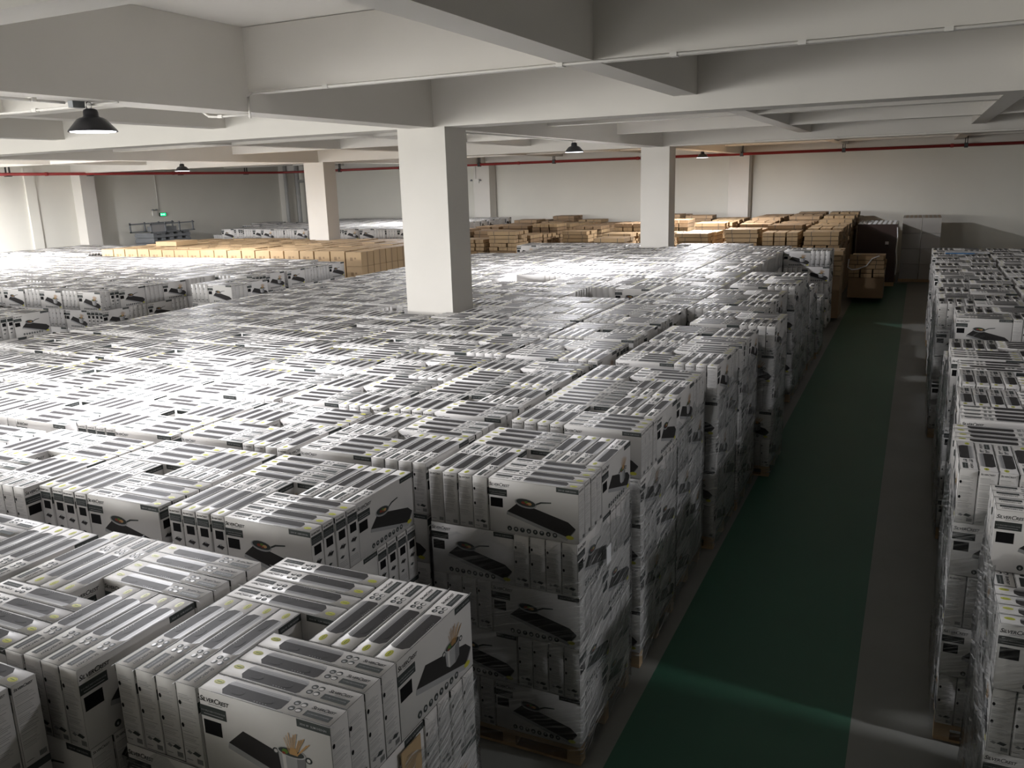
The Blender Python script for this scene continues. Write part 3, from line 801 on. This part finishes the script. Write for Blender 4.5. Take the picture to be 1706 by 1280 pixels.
# ------------------------------------------------------------------ pallets under the stacks that show their foot
def make_pallet():
    e = empty('wooden_pallet', (0, 0, 0))
    d = MB()
    for k in range(7): d.box(-.54, .54, -.54 + k * .165, -.54 + k * .165 + .095, .118, .138, 'wood')
    d.build('deck', e)
    for y in (-.49, 0, .49):
        b = MB(); b.box(-.54, .54, y - .045, y + .045, .0, .02, 'wood')
        for x in (-.49, 0, .49): b.box(x - .05, x + .05, y - .045, y + .045, .02, .098, 'wood')
        b.box(-.54, .54, y - .045, y + .045, .098, .118, 'wood')
        b.build('runner', e)
    return e
pal0 = None
for s in STACKS:
    if not s['exp'] or s['name'] in ('L', 'R', 'B', '') or s['name'].startswith('L'): continue
    if near_col(s['x'], s['y'], .56, .56): continue
    if s['film'] or s['name'] in ('low stack', 'corner stack') or abs(s['x']) < 5:
        if pal0 is None: pal0 = p = make_pallet()
        else:
            p = pal0.copy(); COL.objects.link(p)
            for ch in pal0.children:
                d = ch.copy(); COL.objects.link(d); d.parent = p
        p.location = (s['x'], s['y'], 0)
        p['label'] = 'low wooden pallet under the white cartons of %s' % shortname(STACKS.index(s)); p['category'] = 'pallet'; p['group'] = 'wooden pallets along the aisle'

# ------------------------------------------------------------------ stretch film around the aisle stacks
def film(s, z1, idx):
    R = random.Random(100 + idx); n = 20; mz = 22; half = HS + .009
    v, f, uv = [], [], []
    per = []
    for k in range(4 * n):
        sd, t = divmod(k, n); u = -1 + 2 * t / n
        x, y = [(u, -1), (1, u), (-u, 1), (-1, -u)][sd]
        per.append((x * half, y * half, sd, u))
    ph = [R.uniform(0, 6.28) for _ in range(6)]
    for j in range(mz + 1):
        z = .05 + (z1 - .05) * j / mz
        for k, (x, y, sd, u) in enumerate(per):
            w = .005 * (1 + math.sin(9 * u + 14 * z + ph[sd])) + .004 * (1 + math.sin(23 * u - 17 * z + ph[(sd + 1) % 4])) + R.uniform(0, .003)
            nx, ny = [(0, -1), (1, 0), (0, 1), (-1, 0)][sd]
            zz = z + (.05 * math.sin(5 * u + ph[4]) + .03 * math.sin(13 * u + ph[5]) if j == mz else 0)
            v.append((s['x'] + x + nx * w, s['y'] + y + ny * w, zz))
    N = 4 * n
    for j in range(mz):
        for k in range(N):
            f.append((j * N + k, j * N + (k + 1) % N, (j + 1) * N + (k + 1) % N, (j + 1) * N + k))
    me = bpy.data.meshes.new('stretch_film'); me.from_pydata(v, [], f)
    ul = me.uv_layers.new(name='u'); off = R.uniform(0, 50)
    i = 0
    for j in range(mz):
        for k in range(N):
            for (a, b) in ((k, j), (k + 1, j), (k + 1, j + 1), (k, j + 1)):
                ul.data[i].uv = (off + a * 1.1 / n, off + b * (z1 / mz)); i += 1
    wa = me.attributes.new('wrinkle', 'FLOAT', 'POINT')
    wa.data.foreach_set('value', [[.45, 1.5, .5, 1.3][(q % N) // n] for q in range(len(v))])
    me.materials.append(MAT['film']); me.polygons.foreach_set('use_smooth', [True] * len(f)); me.update()
    link('stretch_film', me, label='clear wrinkled stretch film around %s' % shortname(idx), cat='stretch film', group='stretch film around the cartons')
for i, s in enumerate(STACKS):
    if s['film']:
        if s['x'] > 0 and s['y'] > 17: continue
        film(s, .14 + (s['lay'] - 1) * LAY + (.0 if s['lay'] > 3 else .25) - (.05 if i < 3 else -.12), i)

# ------------------------------------------------------------------ brown cartons and flat packs
def brown_template(w, strap):
    P = MB(); hx, hy, hz = w['sx'] / 2, w['sy'] / 2, w['sz'] / 2
    P.box(-hx, hx, -hy, hy, -hz, hz, (('kraft_shaded', 'kraft_mid', 'kraft_shaded')[(w['i'] * 5 + w['j'] * 3 + w['l']) % 3] if w['j'] else 'kraft_mid') if strap else 'kraft')
    e = .0015
    if strap:   # two straps and end flaps
        if hx > hy:
            for x in (-hx * .55, hx * .55): P.box(x - .008, x + .008, -hy - e, hy + e, -hz, hz + e, 'strap')
            P.box(-hx - e, hx + e, -.012, .012, -hz, hz + .0008, 'kraft_dark')
        else:
            for y in (-hy * .55, hy * .55): P.box(-hx - e, hx + e, y - .008, y + .008, -hz, hz + e, 'strap')
            P.box(-.012, .012, -hy - e, hy + e, -hz, hz + .0008, 'kraft_dark')
    else:
        P.box(-hx - e, hx + e, -.025, .025, -hz, hz + e, 'kraft_dark')
        for x, yy in ((-.12, -hy - .001), ):
            P.box(x, x + .09, yy, yy + .001, -.04, .05, 'kraft_dark'); P.box(x + .14, x + .2, yy, yy + .001, .0, .05, 'kraft_dark')
    return P
def col_word(i): return ['first', 'second', 'third', 'fourth', 'fifth', 'sixth', 'seventh', 'eighth', 'ninth', 'tenth', '11th', '12th', '13th', '14th', '15th', '16th', '17th', '18th', '19th', '20th', '21st', '22nd', '23rd', '24th', '25th'][i]
stb = MB()
def into(mb, P, w):
    n = len(mb.v); c, q = math.cos(w['a']), math.sin(w['a'])
    for x, y, z in P.v: mb.v.append((w['x'] + x * c - y * q, w['y'] + x * q + y * c, w['z'] + z))
    for f, m in zip(P.f, P.m): mb.f.append(tuple(n + k for k in f)); mb.m.append(mb.mi(P.mats[m]))
cache = {}
for i, w in enumerate(BROWN):
    P = brown_template(w, False)
    if i in top_b:
        key = ('b', round(w['sx'], 2), round(w['sy'], 2), round(w['sz'], 2))
        if key not in cache: cache[key] = P.mesh('brown_carton')
        o = link('brown_carton', cache[key], loc=(w['x'], w['y'], w['z']), cat='box', group='brown cartons of the left block',
                 label='brown taped carton, %s from left in %s row, %s layer, left brown block' % (NUM[w['i']], NUM[w['j']], NUM[w['l']] if w['l'] else 'top'))
        o.rotation_euler = (0, 0, w['a'])
    else: into(stb, P, w)
stp = MB()
for i, w in enumerate(BUNDLE):
    P = brown_template(w, True)
    if i in top_p:
        o = link('flat_carton_pack', P.mesh('flat_carton_pack'), loc=(w['x'], w['y'], w['z']), cat='package', group='strapped brown flat packs at the back',
                 label='strapped flat pack, %s in %s layer, %s pile of %s line %s' % (ORD[w['k']], NUM[w['l']], NUM[w['j']], NUM[w['i']], w['n']))
    else: into(stp, P, w)
for c in CORES: stp.box(*c)
stb.box(-23.55, -13.6, 19.0, 22.95, 0.0, .485, 'kraft')
stb.box(-23.04, -14.09, 19.58, 22.93, .497, 1.735, 'kraft')
stb.box(-23.04, -18.66, 22.95, 23.7, 0, 1.735, 'kraft').box(-17.74, -14.09, 22.95, 23.7, 0, 1.735, 'kraft')
stb.build('brown_cartons', label='rest of the brown cartons massed in the left block', cat='boxes', kind='stuff')
stp.build('flat_carton_packs', label='rest of the strapped brown flat packs massed along the back wall', cat='packages', kind='stuff')
MB().box(-22.0 - .3, -21.4, 20.0, 20.9, 2.19, 2.33, 'kraft').build('brown_carton', label='single brown carton lying on top of the left brown block', cat='box')

# ------------------------------------------------------------------ loads at the end of the aisle
e = empty('wrapped_load', (-1.2, 32.2, 0), label='tall dark shrink-wrapped pallet load with white-capped goods on top', cat='pallet load')
MB().box(-.66, .60, -.55, 1.6, .14, 2.10, 'dark_wrap').build('wrapped_body', e)
MB().box(-.66, .60, -.55, 1.6, .0, .13, 'wood').build('pallet', e)
cp = MB()
for i in range(8):
    for j in range(9): cp.box(-.64 + i * .155, -.56 + i * .155, -.53 + j * .235, -.42 + j * .235, 2.10, 2.125, 'paper')
cp.build('white_caps', e)
MB().box(.25, .36, -.555, -.55, 1.42, 1.52, 'paper').build('paper_label', e)
MB().tube([(.60, -.56, 2.0), (.63, -.6, 1.7), (.61, -.58, 1.2), (.66, -.6, .8), (.63, -.57, .4)], .02, 'paper', 6).build('film_edge', e)
for i in range(2):
    for l in range(4):
        for j in range(2):
            hz = .535
            o = MB()
            o.box(-.30, .30, -.50, .50, 0, hz - .008, 'grey_carton'); o.box(-.302, .302, -.02, .02, 0, hz - .006, 'pale') if False else None
            if l == 3:
                for k in range(4): o.box(-.22 + k * .14, -.14 + k * .14, -.48, .48, hz - .008, hz - .004, 'kraft_dark')
            o.build('grey_white_carton', loc=(-.17 + i * .62, 33.55 + j * 1.02, .10 + l * hz), cat='carton', group='tall stack of plain grey-white cartons',
                    label='plain grey-white carton, %s side, %s layer from floor, %s, tall stack by the back wall' % (['left', 'right'][i], ORD[l], ['front', 'behind'][j]))
MB().box(-.49, .78, 33.03, 35.1, 0, .095, 'wood').build('flat_pallet', label='pallet under the tall stack of plain grey-white cartons', cat='pallet')
# film band over the pile standing in the aisle
MB().tube([(-1.80, 27.58, 1.30), (-1.82, 27.56, 1.05), (-1.70, 27.57, .98), (-1.55, 27.56, 1.0), (-1.3, 27.56, 1.1), (-1.15, 27.57, 1.32), (-.95, 27.58, 1.40)], .018, 'paper', 6).build('film_rope', label='twisted white film rope hanging on the brown pile in the aisle', cat='film')
MB().box(-.002, .002, -.045, .045, -.06, .07, 'paper').build('paper_tag', loc=(-1.745, 5.07, 1.39), label='small white paper tag stuck on the film of the second aisle-side stack', cat='tag')
MB().box(-.002, .002, -.075, .075, -.15, .11, 'kraft').build('cardboard_sheet', loc=(-1.7665, 2.58, 1.50), label='brown cardboard sheet under the film of the nearest stack', cat='cardboard')
# blue and white sheet on the far right-hand stack
sh = MB(); sh.box(.62, 1.5, 21.6, 22.05, 2.018, 2.03, 'paper').box(.62, 1.2, 21.45, 21.6, 2.018, 2.03, 'blue')
sh.build('plastic_sheet', label='blue and white plastic sheet lying on the far right-hand stack', cat='sheet')

# ------------------------------------------------------------------ red fire pipe with its hangers, conduits
pipe = empty('fire_pipe', (0, 34.6, 4.66), label='long red fire pipe hung along the back and left walls', cat='pipe')
o = MB().tube([(-29.2 , -20, 0), (-29.2, -.3, 0), (-28.9, 0, 0), (16.5, 0, 0)], .055, 'red_pipe', 14).build('pipe_run', pipe, smooth=True)
for x in (-22, -10.6, 0.9, 4, -27, -16): MB().tube([(x - .05, 0, 0), (x + .05, 0, 0)], .068, 'red_pipe', 14).build('coupling', pipe)
for y in (-13.0, -7): MB().tube([(-29.2, y - .05, 0), (-29.2, y + .05, 0)], .068, 'red_pipe', 14).build('coupling', pipe)
for x in (-17.95, -14.33, -10.4, -6.4, -2.68, 1.34, 5.0, -22.1, -25.6):
    b = MB(); b.box(x - .05, x - .02, -.02, .02, .05, .41 if abs(x + 17.95) > .5 and abs(x + 6.4) > .5 else .41, 'black_paint')
    b.box(x + .02, x + .05, -.02, .02, .05, .41, 'black_paint'); b.box(x - .06, x + .06, -.07, .07, -.085, -.06, 'black_paint'); b.box(x - .06, x + .06, .058, .075, -.085, .08, 'black_paint'); b.box(x - .06, x + .06, -.075, -.058, -.085, .08, 'black_paint')
    b.build('hanger', pipe)
for y in (20.1, 23.45, 28.0, 32.05):
    b = MB(); yy = y - 34.6
    b.box(-29.22, -29.18, yy - .09, yy - .05, .05, .40, 'black_paint'); b.box(-29.22, -29.18, yy + .05, yy + .09, .05, .40, 'black_paint'); b.box(-29.28, -29.12, yy - .1, yy + .1, -.085, -.06, 'black_paint')
    b.build('hanger', pipe)
def conduit(pts, r, label, clips=()):
    e = empty('cable_conduit', pts[0], label=label, cat='conduit'); o_ = Vector(pts[0])
    MB().tube([Vector(p) - o_ for p in pts], r, 'conduit', 8).build('pipe_run', e, smooth=True)
    for c in clips:
        p = Vector(c) - o_; MB().box(p.x - .03, p.x + .03, p.y - .02, p.y + .02, p.z - .016, p.z + .016, 'conduit').build('clip', e)
conduit([(-6.40, 7.17, 4.62), (-6.40, 7.17, 4.83), (-6.33, 7.17, 4.865), (-5, 7.17, 4.865), (16, 7.17, 4.865)], .012, 'white cable conduit along the lower edge of the near cross beam', [(x, 7.17, 4.865) for x in (-5.4, -2.9, -1.9, -.9, .1, 1.6)])
conduit([(-6.15, 7.215, 4.868), (16, 7.215, 4.868)], .010, 'thin white cable conduit running just above another on the near cross beam', [(-2.9, 7.215, 4.865), (-1.9, 7.215, 4.865)])
conduit([(-6.40, 7.17, 4.66), (-6.85, 7.17, 4.66), (-6.97, 7.17, 4.67), (-7.05, 7.17, 4.72)], .012, 'short bent white conduit crossing under the long beam', [(-6.8, 7.17, 4.66)])
conduit([(-6.66, -.6, 4.665), (-6.66, 5.2, 4.665)], .012, 'white conduit under the long beam leading to the nearest lamp', [(-6.66, 4.9, 4.67)])
conduit([(-14, 5.55, 4.66), (-6.5, 5.44, 4.66), (-6.3, 5.44, 4.66)], .010, 'white conduit crossing beneath the long beam beside the nearest lamp', [(-7.4, 5.46, 4.66)])
MB().box(-6.70, -6.64, 5.26, 5.38, 4.63, 4.685, 'grey_plastic').build('junction_box', label='small grey junction box on the beam beside the nearest lamp', cat='box')
conduit([(-6.0, 23.18, 4.72), (16, 23.18, 4.72)], .012, 'white conduit along the lower edge of the second main beam', [(x, 23.18, 4.72) for x in (-4, -2, 0, .8, 2)])
conduit([(-6.62, 11.7, 4.67), (-6.62, 17.05, 4.68)], .010, 'white conduit from the big column to the lamp behind it')
conduit([(-6.58, 23.9, 4.67), (-6.60, 28.8, 4.70)], .010, 'white conduit from the second column to the farthest lamp')

# ------------------------------------------------------------------ things on the left wall
e = empty('exit_sign', (XW + .02, 27.45, 2.93), label='lit green exit sign on the left wall', cat='sign')
MB().box(0, .04, -.17, .17, -.08, .08, 'black_paint').build('sign_case', e)
MB().box(.04, .045, -.15, .15, -.062, .062, 'exit').build('lit_panel', e)
a = MB(); a.box(.045, .048, -.10, .03, -.012, .012, 'exit_mark')
n = len(a.v); a.v += [(.0485, .03, -.04), (.0485, .09, 0), (.0485, .03, .04)]; a.f.append((n, n + 1, n + 2)); a.m.append(0)
a.box(.045, .048, -.135, -.11, -.035, .045, 'exit_mark'); a.build('arrow', e)
e = empty('emergency_light', (XW + .02, 27.0, 3.02), label='twin-head emergency light beside the green exit sign', cat='lamp')
MB().box(0, .06, -.12, .12, -.13, .07, 'conduit').build('battery_case', e)
for y in (-.09, .09): MB().lathe([(0, 0), (.05, .0), (.055, .03), (.02, .07), (0, .07)], 'grey_plastic', 14, (.05, y, .09)).build('lamp_head', e, smooth=True)
conduit([(XW + .03, 27.25, 3.1), (XW + .03, 27.25, 4.9)], .018, 'thin white conduit dropping down the left wall to the exit sign')
conduit([(-18.5, 35.25, 3.9), (-18.5, 35.25, 4.6)], .012, 'short conduit on the far column right of the big column')
e = empty('emergency_light', (-18.45, 35.24, 3.95), label='twin-head emergency light on the far column beside the big column', cat='lamp')
MB().box(-.12, .12, -.03, .03, -.1, .1, 'conduit').build('battery_case', e)
for x in (-.25, .2): MB().lathe([(0, 0), (.06, .0), (.06, .03), (.02, .08), (0, .08)], 'grey_plastic', 14, (x, -.05, .0)).build('lamp_head', e, smooth=True)
# grey crates stacked by the left wall
rk = MB()
for k in range(11):
    z = .0 + k * .205
    if z + .19 > 2.26: break
    o = MB(); o.box(-.55, .55, -1.0, 1.0, z, z + .10, 'grey_plastic')
    for q in range(5): o.box(-.53, .53, -.98 + q * .44, -.80 + q * .44, z + .10, z + .19, 'grey_plastic')
    o.build('grey_pallet', loc=(-29.0, 26.45, 0), cat='pallet', group='stack of grey plastic pallets by the left wall', label='grey plastic pallet, %s from the floor in the pile by the left wall' % col_word(k))
e = empty('metal_crate', (-29.0, 26.45, 2.25), label='grey metal frame crate on top of the grey pallet pile', cat='crate')
o = MB()
for x in (-.62, .58):
    for y in (-1.15, -.4, .35, 1.1): o.box(x, x + .05, y, y + .05, 0, .42, 'grey_plastic')
    o.box(x, x + .05, -1.15, 1.2, 0, .05, 'grey_plastic'); o.box(x, x + .05, -1.15, 1.2, .33, .38, 'grey_plastic')
o.build('frame', e)
MB().box(.58, .60, -1.1, -.35, .05, .33, 'steel').build('side_panel', e)
MB().box(-.55, .5, -.3, .3, .02, .22, 'grey_plastic').build('tray', e)
for i, (x, r) in enumerate(((-29.5, .09), (-28.75, .11), (-28.2, .08))):
    MB().tube([(x, 35.2, 0), (x, 35.2, SLAB)], r, 'pvc', 16).build('drain_pipe', smooth=True, label=['thin grey vertical drain pipe in the back left corner', 'thick grey vertical drain pipe near the back left corner', 'grey vertical drain pipe, right one of the corner group'][i], cat='pipe')
MB().tube([(-28.75, 35.2, 4.2), (-27.2, 35.2, 4.25), (-26.8, 35.2, 4.5), (-26.8, 35.2, 5.4)], .07, 'pvc', 14).build('drain_branch', smooth=True, label='grey branch pipe rising beside the corner drain pipes', cat='pipe')
print('white', len(WHITE), 'brown', len(BROWN), 'bundles', len(BUNDLE), 'ind', len(top_w), len(top_b), len(top_p))
